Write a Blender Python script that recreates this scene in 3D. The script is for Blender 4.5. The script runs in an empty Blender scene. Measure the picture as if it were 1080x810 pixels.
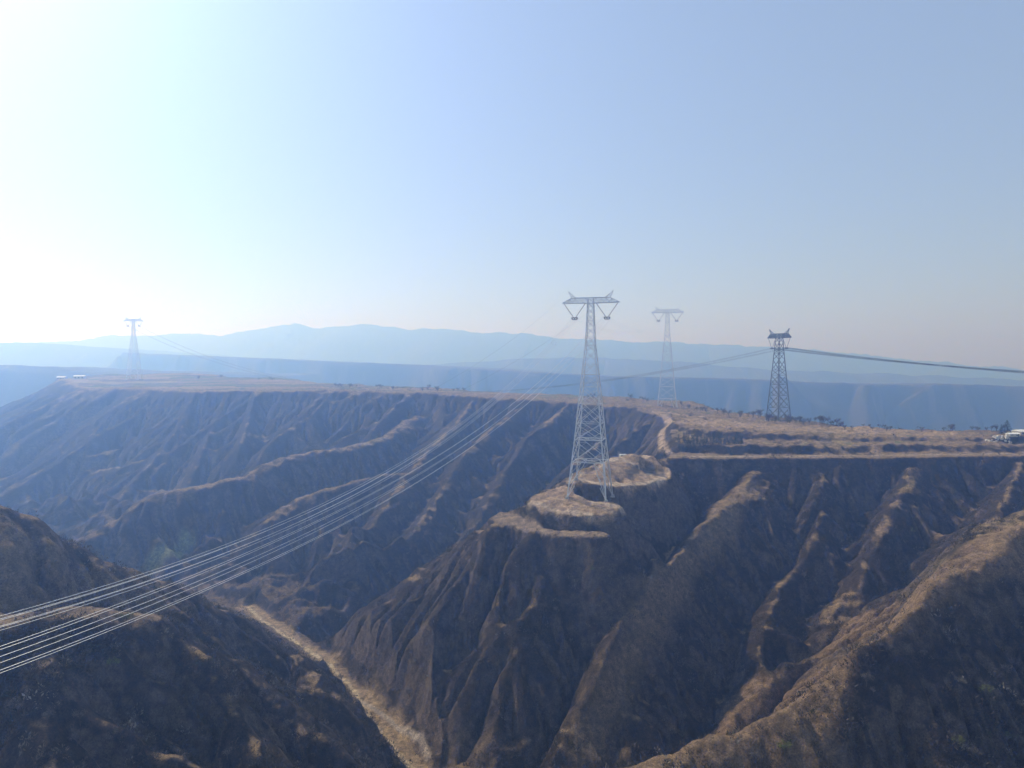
import bpy, math, random, heapq
import numpy as np
random.seed(7); RNG = np.random.default_rng(7)
C = bpy.context.scene.collection
R = math.radians

# ------------------------------------------------------------------ camera model
F = 771.0; YH = 385.0
PITCH = math.atan((405 - YH) / F)
CP, SP = math.cos(PITCH), math.sin(PITCH)
def P(px, py, D):
    """world point at forward distance D seen at photo position px,py (camera at origin)"""
    u = (px - 540) / F; w = (405 - py) / F
    y = CP + w * SP; z = -SP + w * CP
    return np.array([u / y * D, D, z / y * D])
def PP(l): return np.array([P(*a) for a in l])

# ------------------------------------------------------------------ noise
def _hash(ix, iy, seed):
    h = (ix.astype(np.int64) * 374761393 + iy.astype(np.int64) * 668265263 + seed * 974634777) & 0xFFFFFFFF
    h = ((h ^ (h >> 13)) * 1274126177) & 0xFFFFFFFF
    h = h ^ (h >> 16)
    return (h & 0xFFFFFF) / float(0x1000000)
def vnoise(x, y, seed=0):
    ix = np.floor(x); iy = np.floor(y); fx = x - ix; fy = y - iy
    fx = fx * fx * fx * (fx * (fx * 6 - 15) + 10); fy = fy * fy * fy * (fy * (fy * 6 - 15) + 10)
    a = _hash(ix, iy, seed); b = _hash(ix + 1, iy, seed); c = _hash(ix, iy + 1, seed); d = _hash(ix + 1, iy + 1, seed)
    return (a + (b - a) * fx + (c - a) * fy + (a - b - c + d) * fx * fy) * 2 - 1
def fbm(x, y, oct=4, seed=0, gain=.5):
    s = 0; a = 1.0; n = 0
    for o in range(oct):
        s = s + a * vnoise(x * 2 ** o + 17.3 * o, y * 2 ** o - 9.1 * o, seed + o); n += a; a *= gain
    return s / n
def sstep(a, b, x):
    t = np.clip((x - a) / (b - a), 0, 1); return t * t * (3 - 2 * t)
def smax(a, b, k):
    h = np.clip(.5 + .5 * (a - b) / k, 0, 1)
    return b + (a - b) * h + k * h * (1 - h)

# ------------------------------------------------------------------ primitives of relief
def nearest(X, Y, pts, closed=False):
    pts = np.asarray(pts, float)
    if closed: pts = np.vstack([pts, pts[:1]])
    best = np.full(X.shape, 1e18); Z = np.zeros(X.shape); S = np.zeros(X.shape); s0 = 0.0; side = np.zeros(X.shape)
    for i in range(len(pts) - 1):
        a = pts[i]; b = pts[i + 1]; dx, dy = b[0] - a[0], b[1] - a[1]; L = math.hypot(dx, dy) + 1e-9
        tu = ((X - a[0]) * dx + (Y - a[1]) * dy) / (L * L); t = np.clip(tu, 0, 1)
        ex = X - a[0] - t * dx; ey = Y - a[1] - t * dy; d2 = ex * ex + ey * ey
        m = d2 < best
        best = np.where(m, d2, best)
        if pts.shape[1] > 2: Z = np.where(m, a[2] + t * (b[2] - a[2]), Z)
        cr = (dx * (Y - a[1]) - dy * (X - a[0])) / L
        ang = np.arctan2((tu - t) * L, np.abs(cr) + 1e-6)
        S = np.where(m, s0 + t * L + ang * 30, S)
        side = np.where(m, np.sign(cr), side)
        s0 += L
    return np.sqrt(best), Z, S, side
def inside(X, Y, pts):
    n = len(pts); r = np.zeros(X.shape, bool)
    for i in range(n):
        x1, y1 = pts[i][0], pts[i][1]; x2, y2 = pts[(i + 1) % n][0], pts[(i + 1) % n][1]
        if y1 == y2: continue
        c = ((y1 > Y) != (y2 > Y)) & (X < (x2 - x1) * (Y - y1) / (y2 - y1) + x1)
        r ^= c
    return r
def drop(d, g, w, m, k=6.0):
    d = np.where(d > 75, 75 + (d - 75) * .80, d); e = d - w
    return g * d + (m - g) * .5 * (e + np.sqrt(e * e + k * k)) - (m - g) * .5 * (-w + math.sqrt(w * w + k * k))
def idw(X, Y, pts, p=2.0):
    n = 0; s = 0
    for q in pts:
        w = 1 / (((X - q[0]) ** 2 + (Y - q[1]) ** 2) + 900) ** (p / 2 * 1.5); s = s + w * q[2]; n = n + w
    return s / n

# ridges: (points, gentle slope, shoulder width, flank slope, rib amplitude, rib wavelength)
RIDGES = [
 # spur carrying the near tower
 ([(712,481,566),(690,484,545),(650,485,515),(620,497,480),(598,507,462),(560,527,448),(520,547,440),(490,568,446),(455,592,455),(415,618,463),(378,642,471),(354,664,472),(336,686,462)], .12, 12, 1.0, 8, 21),
 ([(640,545,415),(612,566,400),(573,626,376),(556,668,362),(528,715,350),(505,785,332)], .55, 3, .95, 5, 15),
 ([(560,556,420),(540,580,412),(524,603,405),(493,642,395),(470,684,385),(440,726,374)], .55, 3, .95, 5, 15),
 ([(497,568,440),(478,600,428),(455,632,415),(430,668,405),(405,700,396)], .6, 2, .95, 4, 15),
 ([(440,603,452),(425,628,442),(405,655,432),(385,683,424)], .6, 2, .95, 4, 15),
 ([(505,556,444),(478,572,482),(445,596,520),(415,622,538),(385,645,540)], .5, 4, .95, 5, 18),
 ([(455,592,455),(425,612,486),(395,636,505),(365,662,508)], .5, 4, .95, 5, 18),
 ([(378,642,471),(350,668,492)], .5, 3, .9, 4, 16),
 # spur right of it
 ([(800,484,556),(790,508,520),(766,543,462),(740,578,422),(717,608,392),(692,643,366),(664,688,341),(639,733,321),(616,783,303),(602,820,292)], .10, 12, 1.1, 6, 24),
 ([(965,482,550),(950,520,500),(930,570,455),(900,620,425),(870,655,400)], .40, 6, .95, 8, 26),
 ([(870,482,555),(862,520,505),(848,560,470),(820,610,440)], .5, 4, 1.05, 7, 24),
 ([(1080,482,550),(1060,520,480),(1035,550,430)], .5, 4, 1.05, 7, 24),
 # near spur, bottom right
 ([(1400,470,420),(1250,500,365),(1150,522,342),(1080,548,330),(1020,578,315),(960,615,300),(900,650,287),(830,700,272),(760,750,258),(690,797,246),(620,850,232)], .17, 19, 1.25, 6, 24),
 ([(1080,575,305),(1000,600,290),(925,655,272),(885,700,262),(850,760,250),(800,830,235)], .22, 9, 1.25, 7, 22),
 # left hill
 ([(-420,480,330),(-200,500,310),(-60,520,298),(0,532,300),(40,545,310),(70,567,318),(105,585,322),(150,600,332),(200,622,345),(250,652,355),(300,692,350),(350,742,332),(400,790,312),(430,818,300)], .22, 14, 1.0, 7, 26),
 ([(-300,640,225),(-100,640,226),(0,642,234),(80,640,246),(160,650,262),(230,692,268),(300,745,262),(370,812,250)], .16, 9, 1.1, 7, 20),
 ([(160,650,262),(205,700,248),(250,760,236),(290,820,222)], .4, 3, 1.0, 6, 18),
 ([(20,650,232),(45,710,215),(70,790,198),(90,860,180)], .5, 3, 1.0, 5, 18),
 # spurs beyond the gorge
 ([(600,424,925),(590,434,880),(562,456,810),(538,490,745),(515,540,685),(480,578,612),(445,606,568),(395,628,548),(362,648,535)], .45, 6, .95, 9, 32),
 ([(560,424,940),(520,450,860),(490,480,785),(465,520,725),(440,555,655),(415,590,600)], .45, 6, .95, 9, 32),
 ([(500,420,985),(470,455,870),(432,497,750),(404,540,672),(372,585,615),(345,611,584),(318,646,548)], .38, 7, .95, 9, 30),
 ([(432,497,765),(400,500,745),(352,512,718),(322,520,695),(300,532,675),(275,552,652),(257,575,632),(238,605,612)], .35, 8, .95, 8, 30),
 ([(372,585,615),(375,615,575),(372,650,535),(362,672,512)], .6, 4, .9, 4, 24),
 ([(450,432,1010),(405,460,900),(366,470,850),(300,480,800),(262,500,745),(208,511,715),(165,519,690),(130,540,668),(98,562,648)], .20, 12, .95, 9, 34),
 ([(262,500,768),(235,530,725),(205,565,685),(185,590,655)], .45, 5, .95, 8, 30),
 ([(322,520,695),(300,560,655),(290,590,625)], .6, 4, .95, 6, 26),
 ([(300,424,1150),(262,450,1090),(230,478,1040)], .5, 6, .75, 8, 40),
 ([(150,412,1250),(120,440,1170),(82,480,1090),(25,530,1010)], .5, 6, .7, 8, 40),
 ([(205,412,1085),(190,445,1010),(160,485,930),(120,530,840)], .6, 5, .85, 10, 40),
 ([(270,413,1065),(262,440,1000),(255,465,940)], .6, 5, .85, 10, 40),
 ([(350,413,1050),(330,435,990),(290,460,930)], .6, 5, .85, 10, 40),
 ([(430,415,1025),(405,440,960)], .6, 5, .85, 10, 40),
 ([(640,428,895),(625,450,840),(600,480,770)], .6, 5, .9, 8, 30),
 ([(60,425,1200),(0,447,1160),(-80,490,1080)], .5, 6, .7, 8, 40),
]
PLATEAUS = [
 # road level, middle terrace, fields, back plateau
 ([(1500,480,560),(1200,480,556),(1080,479,552),(960,479,550),(850,482,548),(760,483,548),(712,482,560),(700,476,600),(694,462,680),(1500,462,700)], .0, 0, 1.15),
 ([(1500,468,590),(1200,468,586),(1000,468,580),(850,469,578),(770,468,580),(720,466,600),(708,458,640),(704,450,700),(1500,452,720)], .0, 0, 1.2),
 ([(1500,460,618),(1200,460,615),(1000,462,606),(900,460,610),(800,456,622),(735,451,650),(712,446,690),(706,438,760),(700,436,850),(880,448,700),(1010,453,660),(1250,453,690),(1500,453,700)], .0, 0, 1.3),
 ([(700,440,760),(690,436,800),(664,430,850),(640,427,900),(600,423,925),(560,421,940),(500,417,985),(430,413,1035),(352,411,1060),(270,412,1070),(200,411,1090),(130,408,1160),(90,408,1210),
   (60,399,1480),(110,394,1700),(200,393,1640),(290,398,1500),(360,404,1400),(420,407,1330),(560,414,1200),(640,417,1130),(720,422,1060),(770,434,900),(830,441,820),(880,447,730),(800,451,690),(740,447,700)], .02, 0, .74),
]
VALLEYS = [
 [(520,1050,190),(480,860,290),(430,805,346),(385,745,392),(345,700,445),(300,668,500),(270,650,540),(200,628,590),(110,600,660),(20,585,740),(-100,565,850),(-500,530,1150)],
]
CARVE = [PP(a) for a in (
 [(1010,560,455),(930,600,412),(860,690,362),(780,780,325),(700,840,305),(600,865,296),(480,860,290)],
 [(715,500,535),(680,560,452),(640,655,386),(597,740,345),(552,825,314),(480,860,290)],
 [(640,455,850),(600,490,800),(520,560,680),(430,625,590),(345,688,506),(300,668,500)],
 [(1250,700,290),(1120,770,250),(900,860,215),(700,950,200),(520,1050,190)],
 [(880,500,520),(850,560,480),(800,640,420),(740,780,335),(700,840,305)],
)]
RID = [(PP(a), g, w, m, ra, rl) for a, g, w, m, ra, rl in RIDGES]
PLA = [(PP(a), g, w, m) for a, g, w, m in PLATEAUS]
VAL = [PP(a) for a in VALLEYS]

RG = random.Random(19)
RIBS = []
def rib_line(p, hd, L, rate, n=4):
    out = [p.copy()]; q = p.copy()
    for i in range(n):
        hd += RG.uniform(-.22, .22); st = L / n
        q = q + np.array([math.cos(hd) * st, math.sin(hd) * st, -st * rate * RG.uniform(.75, 1.25)]); out.append(q.copy())
    return np.array(out)
def spawn(pts, every, L, m, closed=False, only=None, wide=1.0, lean=(.1, .75)):
    P_ = np.vstack([pts, pts[:1]]) if closed else pts
    nxt = every * .5; s0 = 0
    for i in range(len(P_) - 1):
        a, b = P_[i], P_[i + 1]; d = b[:2] - a[:2]; l = float(np.hypot(*d)); t = d / (l + 1e-9)
        if b[2] > a[2]: td = -t
        else: td = t
        while nxt < s0 + l:
            f = (nxt - s0) / l; p = a + (b - a) * f; nxt += every * RG.uniform(.55, 1.5)
            for sd in (-1, 1):
                if only and sd != only: continue
                if RG.random() < .12: continue
                nrm = np.array([-t[1], t[0]]) * sd; be = RG.uniform(*lean) if not closed else RG.uniform(-.35, .35)
                v = nrm * math.cos(be) + td * math.sin(be); hd = math.atan2(v[1], v[0]); LL = L * RG.uniform(.5, 1.25); rate = m * RG.uniform(.60, .78)
                q = p + np.array([nrm[0] * 3, nrm[1] * 3, -2.5]); rl = rib_line(q, hd, LL, rate); RIBS.append((rl, m * RG.uniform(1.05, 1.35), wide))
                for w in range(2):
                    if RG.random() < .75:
                        k = RG.choice((1, 2, 3)); h2 = math.atan2(rl[k + 1][1] - rl[k][1], rl[k + 1][0] - rl[k][0]) + RG.choice((-1, 1)) * RG.uniform(.4, .8)
                        RIBS.append((rib_line(rl[k] - [0, 0, .8], h2, LL * RG.uniform(.25, .5), m * .72, 2), m * 1.25, wide * .6))
        s0 += l
for k, (p_, g_, w_, m_, ra_, rl_) in enumerate(RID):
    Dm = p_[:, 1].mean(); big = Dm > 560
    spawn(p_, RG.uniform(26, 40) if big else (22 if k == 0 else 20), 95 if big else (95 if k == 0 else 66), m_, wide=1.5 if k % 3 == 0 else 1.0, lean=(.55, 1.05) if k == 0 else (.1, .8))
spawn(PLA[0][0][:9], 34, 95, 1.0, only=None, wide=1.2)
spawn(PLA[3][0][:15], 48, 190, .74, only=None, wide=2.0)
print('ribs', len(RIBS))

def base_relief(X, Y):
    wx = 9 * fbm(X / 60, Y / 60, 3, 5); wy = 9 * fbm(X / 60, Y / 60, 3, 15)
    Xw, Yw = X + wx * .6, Y + wy * .6
    h = np.full(X.shape, -900.0)
    for v in VAL:
        d, z, s, sd = nearest(X, Y, v)
        hum = sstep(22, 80, d) * (26 * (1 - 2 * np.abs(vnoise(X / 62 + .6 * vnoise(X / 30, Y / 30, 5), Y / 62, 91))) + 9 * (1 - 2 * np.abs(vnoise(X / 24, Y / 24, 92))) - 4)
        side_ = (1 - sstep(-70, 10, X)) * sstep(330, 430, Y)
        hm2 = sstep(8, 40, d) * (7 * (1 - 2 * np.abs(vnoise(X / 30 + .5 * vnoise(X / 14, Y / 14, 6), Y / 30, 95))) + 3 * (1 - 2 * np.abs(vnoise(X / 11, Y / 11, 96))))
        h = np.maximum(h, hum * side_ + hm2 - .35 * (1 - side_) * np.clip(d - 45, 0, 200) + z + 1.5 + (.30 + .15 * side_) * np.clip(d - 6 + 5 * fbm(X / 18, Y / 18, 3, 88), 0, 26))
    h = np.minimum(h, -120)
    for k, (pts, g, w, m) in enumerate(PLA):
        ins = inside(Xw, Yw, pts); d, z, s, sd = nearest(Xw, Yw, pts, True); d = np.where(ins, 0, d)
        zt = z * sstep(0, 80, 80 - d * 0) if False else idw(X, Y, pts)
        rib = -(11 if k == 0 else 17) * np.minimum(1, d / 50) * (1 - 2 * np.abs(vnoise(s / (38 if k == 0 else 58) + .5 * vnoise(d / 40, s / 60, 3), d / 190, 40 + k)))
        h = smax(h, zt - drop(d, g, w, m, 2) + rib * (k in (0, 3)), 3)
    for k, (pts, g, w, m, ra, rl) in enumerate(RID):
        d, z, s, sd = nearest(Xw, Yw, pts)
        u = s / rl + .55 * vnoise(d / 25, s / 40, 7 + k) + 50 * (sd > 0) + k * 7
        rib = .45 * ra * sstep(3, 28, d) * (1 - 2 * np.abs(vnoise(u, d / 130, 60 + k)))
        h = smax(h, z - drop(d, g, w, m, 5) - rib, 3)
    gx, gy = X[0], Y[:, 0]
    for q, (pts, m, wd) in enumerate(RIBS):
        R_ = 34 * wd + 10; a = np.searchsorted(gx, pts[:, 0].min() - R_); b = np.searchsorted(gx, pts[:, 0].max() + R_); c = np.searchsorted(gy, pts[:, 1].min() - R_); e = np.searchsorted(gy, pts[:, 1].max() + R_)
        if b - a < 3 or e - c < 3: continue
        sl = (slice(c, e), slice(a, b)); d, z, s, sd = nearest(Xw[sl], Yw[sl], pts)
        v = z - .25 * d - (m - .25) * np.maximum(d - 1.2 * wd, 0) - .02 * np.maximum(d - 20 * wd, 0) ** 2
        h[sl] = smax(h[sl], v, 1.6)
    for pts in CARVE:
        d, z, s, sd = nearest(Xw, Yw, pts); h = -smax(-h, -(z - 2 + .80 * d + .6 * np.maximum(d - 32, 0)), 4)
    return h + 1.6 * fbm(X / 22, Y / 22, 4, 3) - 2.4 * np.abs(fbm(Xw / 11, Yw / 11, 3, 33)) * 2

# ------------------------------------------------------------------ fluvial erosion on a grid
def erode(h, dx, iters, K, diff, A0=60.):
    ny, nx = h.shape; N = ny * nx
    h = h.copy()
    for it in range(iters):
        pad = np.pad(h, 1, mode='edge'); best = np.zeros(h.shape); rec = np.arange(N).reshape(ny, nx).copy(); idx = rec.copy(); dist = np.ones(h.shape)
        for oy, ox in ((-1,0),(1,0),(0,-1),(0,1),(-1,-1),(-1,1),(1,-1),(1,1)):
            L = math.hypot(oy, ox) * dx
            s = (h - pad[1 + oy:1 + oy + ny, 1 + ox:1 + ox + nx]) / L
            mm = s > best; best = np.where(mm, s, best); rec = np.where(mm, idx + oy * nx + ox, rec); dist = np.where(mm, L, dist)
        order = np.argsort(h.ravel(), kind='stable'); recl = rec.ravel().tolist()
        A = [dx * dx] * N; ol = order.tolist()
        for q in reversed(ol):
            r = recl[q]
            if r != q: A[r] += A[q]
        Fc = (K * np.maximum(np.sqrt(np.minimum(np.array(A), 12000)) - A0 ** .5, 0) / dist.ravel()).tolist()
        Hl = h.ravel().tolist()
        for q in ol:
            r = recl[q]
            if r != q:
                f = Fc[q]; Hl[q] = (Hl[q] + f * Hl[r]) / (1 + f)
        h = np.array(Hl).reshape(ny, nx)
        pad = np.pad(h, 1, mode='edge')
        h = h + diff * (pad[2:, 1:-1] + pad[:-2, 1:-1] + pad[1:-1, 2:] + pad[1:-1, :-2] - 4 * h)
    return h
def bil(G, x0, y0, dx, X, Y):
    ny, nx = G.shape
    fx = np.clip((X - x0) / dx, 0, nx - 1.001); fy = np.clip((Y - y0) / dx, 0, ny - 1.001)
    i = fy.astype(int); j = fx.astype(int); u = fx - j; v = fy - i
    return (G[i, j] * (1 - u) + G[i, j + 1] * u) * (1 - v) + (G[i + 1, j] * (1 - u) + G[i + 1, j + 1] * u) * v
g0 = (-2400., -100., 6.); xs = np.arange(-2400, 2200, 6.); ys = np.arange(-100, 2000, 6.)
GX, GY = np.meshgrid(xs, ys)
G0 = erode(base_relief(GX, GY), 6., 8, .09, .03, 250.)
g1 = (-640., 60., 2.2); xs = np.arange(-640, 640, 2.2); ys = np.arange(60, 1120, 2.2)
GX, GY = np.meshgrid(xs, ys)
G1 = erode(base_relief(GX, GY), 2.2, 12, .10, .016, 45.)
W1 = sstep(0, 60, np.minimum(np.minimum(GX + 640, 640 - GX), np.minimum(GY - 60 + 60, 1120 - GY)))

# ------------------------------------------------------------------ far relief
FAR = [ # crest polylines: points, flank slope, rib amp, rib wavelength
 ([(-500,383,2500),(-100,384,2350),(0,385,2300),(60,388,2250),(96,394,2150)], .9, 40, 90),
 ([(130,372,3700),(233,376,3500),(330,381,3300),(420,384,3200),(500,389,3050),(590,394,2950),(640,397,2900),(760,399,2750),(860,403,2650),(940,406,2600),(1003,405,2550),(1080,408,2500),(1300,412,2450),(1700,415,2400)], 1.1, 62, 85),
 ([(-600,362,5200),(-50,361,5000),(0,361.5,4900),(60,363,4800),(110,367,4700),(150,373,4600),(240,381,4500)], .3, 30, 260),
 ([(440,386,4700),(490,383,4700),(560,377.5,4700),(640,378,4700),(720,381,4600),(800,389,4500),(900,393,4500),(1080,401,4400),(1500,405,4300)], .3, 30, 260),
 ([(-900,366,7200),(-300,364,7200),(0,362,7200),(75,358,7200),(120,354,7200),(172,352,7200),(230,353,7200),(262,348,7200),(290,345,7200),(312,341,7200),(332,346.5,7200),(360,343.5,7200),(388,340.5,7200),(422,346,7200),(470,348,7200),(520,349.5,7200),(562,353.5,7200),(600,356.5,7100),(640,359,7100),(680,360.5,7100),(720,361.5,7000),(780,364,7000),(860,368,7000),(910,374,7000),(960,379.5,7000),(1030,385,6900),(1080,390,6900),(1300,398,6900),(1900,400,6900)], .33, 40, 420),
]
FARP = [(PP(a), m, ra, rl) for a, m, ra, rl in FAR]
def far_relief(X, Y):
    wx = 45 * fbm(X / 300, Y / 300, 3, 25); wy = 45 * fbm(X / 300, Y / 300, 3, 35)
    h = -235 + 30 * fbm(X / 700, Y / 700, 3, 9)
    for k, (pts, m, ra, rl) in enumerate(FARP):
        far = k == 4
        d, z, s, sd = nearest(X + wx * (1 if not far else .4), Y + wy, pts)
        beyond = (sd > 0) if pts[-1][0] > pts[0][0] else (sd < 0)
        rib = ra * sstep(0, rl * .5, d) * (1 - 2 * np.abs(vnoise(s / rl + .5 * vnoise(d / rl, s / rl / 2, 4), d / rl / 4, 80 + k)))
        mm = np.where(beyond & (k in (0, 1, 2, 3)), .03, m)
        flat = 2 if k in (1,) else 0
        body = z - mm * d - rib * np.where(beyond & (k < 4), .1, 1)
        if k == 1: body = np.where(beyond, z - .02 * d, body)
        ax = np.minimum(pts[0][0], pts[-1][0]); bx_ = np.maximum(pts[0][0], pts[-1][0])
        if k < 4: body = body - .8 * m * (np.maximum(X - bx_ * np.maximum(Y / pts[-1][1], 1) ** (1 if bx_ > 0 else -1), 0) + np.maximum(ax * np.maximum(Y / pts[0][1], 1) ** (1 if ax < 0 else -1) - X, 0))
        h = smax(h, body + (4 if k < 2 else 15) * (1.7 if k == 4 else 1) * fbm(s / rl * 1.6, d / rl, 5, 90 + k, .6), 12 if k > 1 else 5)
    return h
# ------------------------------------------------------------------ terraces cut after erosion
STAMPS = []
def stamp(l, feather, lift=0.0):
    p = PP(l); p[:, 2] += lift; STAMPS.append((p, feather))
# lower ring terrace, lower pad, upper pad of the near tower
stamp([(518,546,441),(533,553,431),(555,559,422),(575,563,414),(609,567,407),(630,568,404),(642,562,406),(634,560,410),(602,560,414),(575,556,421),(556,549,432),(546,541,444),(528,541,448)], 1.15)
stamp([(598,507,462),(580,515,456),(562,525,448),(558,531,442),(576,539,430),(600,543,424),(622,545,420),(646,542,420),(657,535,427),(634,531,436),(607,522,447)], 1.5)
stamp([(603,507,462),(622,498,478),(644,484,512),(653,480,522),(682,481,532),(705,494,512),(707,504,494),(680,512,472),(651,515,462),(625,512,460)], 1.5)
# small levelled yard in the upper pad
stamp([(682,490,518),(700,494,514),(704,502,498),(686,503,494),(672,497,506)], 1.5, -2.5)
stamp([(706,483,552),(760,484,546),(853,484,546),(953,482,546),(1080,480,550),(1200,480,550),(1200,478,562),(1080,478,562),(953,479,560),(853,481,560),(760,480,562),(706,479,570)], 1.1)
GORGE = PP([(500,880,275),(465,840,305),(432,800,343),(405,762,374),(378,730,405),(350,702,440),(318,676,485),(285,655,528),(262,640,560)])
HEAPS = []
for px_, py_, D_, hr_, hh_ in ((668,484,520,5,3.2),(661,490,505,4,2.2),(676,486,518,3.5,2.0),(640,497,488,4,1.8),(630,503,474,3,1.4),(690,483,526,4,2.6),(585,527,440,4,1.8),(572,532,438,3,1.5),(602,538,430,3.5,1.6),(699,488,522,3,2.2),(655,506,476,3.5,-2.4),(668,503,484,4,-2.6),(640,516,452,4,-2.5)):
    q_ = P(px_, py_, D_); HEAPS.append((q_[0], q_[1], hr_, hh_))
ZB = -60.0
def H(X, Y, fine=True):
    X = np.asarray(X, float); Y = np.asarray(Y, float)
    r = np.hypot(X, Y)
    h = bil(G0, *g0, X, Y)
    inn = (X > -640) & (X < 640) & (Y > 60) & (Y < 1120)
    w = np.where(inn, bil(W1, *g1, X, Y), 0)
    h = h * (1 - w) + bil(G1, *g1, X, Y) * w
    if r.max() > 1700:
        k = sstep(1720, 1980, Y + 0 * X)
        m = k > 0
        hf = np.zeros(X.shape); hf[m] = far_relief(X[m], Y[m])
        h = h * (1 - k) + hf * k
    flat = np.zeros(X.shape)
    for p, f in STAMPS:
        x0, x1 = p[:, 0].min() - 60, p[:, 0].max() + 60; y0, y1 = p[:, 1].min() - 60, p[:, 1].max() + 60
        m = (X > x0) & (X < x1) & (Y > y0) & (Y < y1)
        if not m.any(): continue
        xm, ym = X[m], Y[m]
        ins = inside(xm, ym, p); d, z, s, sd = nearest(xm, ym, p, True)
        A = np.c_[p[:, :2], np.ones(len(p))]; co = np.linalg.lstsq(A, p[:, 2], rcond=None)[0]
        zi = co[0] * xm + co[1] * ym + co[2]
        d = np.maximum(np.where(ins, -d, d) + 3.6 * fbm(xm / 12, ym / 12, 4, 71), 0)
        hm = h[m]; h[m] = np.minimum(np.maximum(hm, zi - f * d), zi + 1.6 * f * d + 0 * hm); flat[m] = np.maximum(flat[m], 1 - sstep(0, 1.5, d))
    m = (X > GORGE[:, 0].min() - 60) & (X < GORGE[:, 0].max() + 60) & (Y > GORGE[:, 1].min() - 60) & (Y < GORGE[:, 1].max() + 60)
    if m.any():
        d, z, s, sd = nearest(X[m], Y[m], GORGE); e = np.maximum(d - 5.5 + 3 * fbm(X[m] / 15, Y[m] / 15, 3, 72), 0)
        h[m] = np.where(d > 30, h[m], np.maximum(np.minimum(h[m], z + 1.1 * e + .25 * np.maximum(e - 5, 0) ** 2), z - .2 * e * e))
    for hx, hy, hr, hh_ in HEAPS:
        dd = (X - hx) ** 2 + (Y - hy) ** 2; mm_ = dd < (3 * hr) ** 2
        if mm_.any(): h[mm_] = h[mm_] + hh_ * np.exp(-dd[mm_] / (hr * hr))
    if fine:
        near = 1 - sstep(1200, 1900, r)
        n = .9 * fbm(X / 9, Y / 9, 3, 51) + .55 * fbm(X / 3, Y / 3, 3, 61)
        h = h + n * near * (1 - .6 * flat)
    return h
def H1(x, y): return float(H(np.array([x]), np.array([y]))[0])
def hits(l):
    """ground points seen at photo positions"""
    l = np.asarray(l, float); D = np.exp(np.linspace(math.log(120), math.log(4500), 1500))
    u = (l[:, 0] - 540) / F; w = (405 - l[:, 1]) / F; y = CP + w * SP; z = -SP + w * CP
    X = (u / y)[:, None] * D; Y = np.ones(len(l))[:, None] * D; Z = (z / y)[:, None] * D
    G = H(X, Y); below = G >= Z; k = np.where(below.any(1), below.argmax(1), len(D) - 1)
    i = np.arange(len(l)); return np.stack([X[i, k], Y[i, k], G[i, k]], 1)

# ------------------------------------------------------------------ object helpers
def tag(o, label=None, cat=None, group=None, kind=None):
    if label: o['label'] = label
    if cat: o['category'] = cat
    if group: o['group'] = group
    if kind: o['kind'] = kind
    return o
def link_mesh(name, V, Fc, mat, parent=None, smooth=False, col=None):
    V = np.asarray(V, np.float32); me = bpy.data.meshes.new(name)
    Fc = np.asarray(Fc, np.int32); n, k = Fc.shape
    me.vertices.add(len(V)); me.vertices.foreach_set('co', V.ravel())
    me.loops.add(n * k); me.loops.foreach_set('vertex_index', Fc.ravel())
    me.polygons.add(n); me.polygons.foreach_set('loop_start', np.arange(0, n * k, k, dtype=np.int32))
    me.polygons.foreach_set('loop_total', np.full(n, k, np.int32))
    me.polygons.foreach_set('use_smooth', np.full(n, smooth, bool))
    if col is not None:
        a = me.attributes.new('tint', 'FLOAT_COLOR', 'POINT')
        c = np.ones((len(V), 4), np.float32); c[:, :3] = col; a.data.foreach_set('color', c.ravel())
    me.update(calc_edges=True); me.materials.append(mat)
    o = bpy.data.objects.new(name, me); C.objects.link(o)
    if parent: o.parent = parent
    return o
def empty(name, loc, rz=0):
    o = bpy.data.objects.new(name, None); C.objects.link(o); o.location = loc; o.rotation_euler.z = rz; o.empty_display_size = 1; return o
def copy_tree(o, parent=None):
    c = o.copy(); C.objects.link(c); c.parent = parent
    for ch in o.children: copy_tree(ch, c)
    return c
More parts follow.
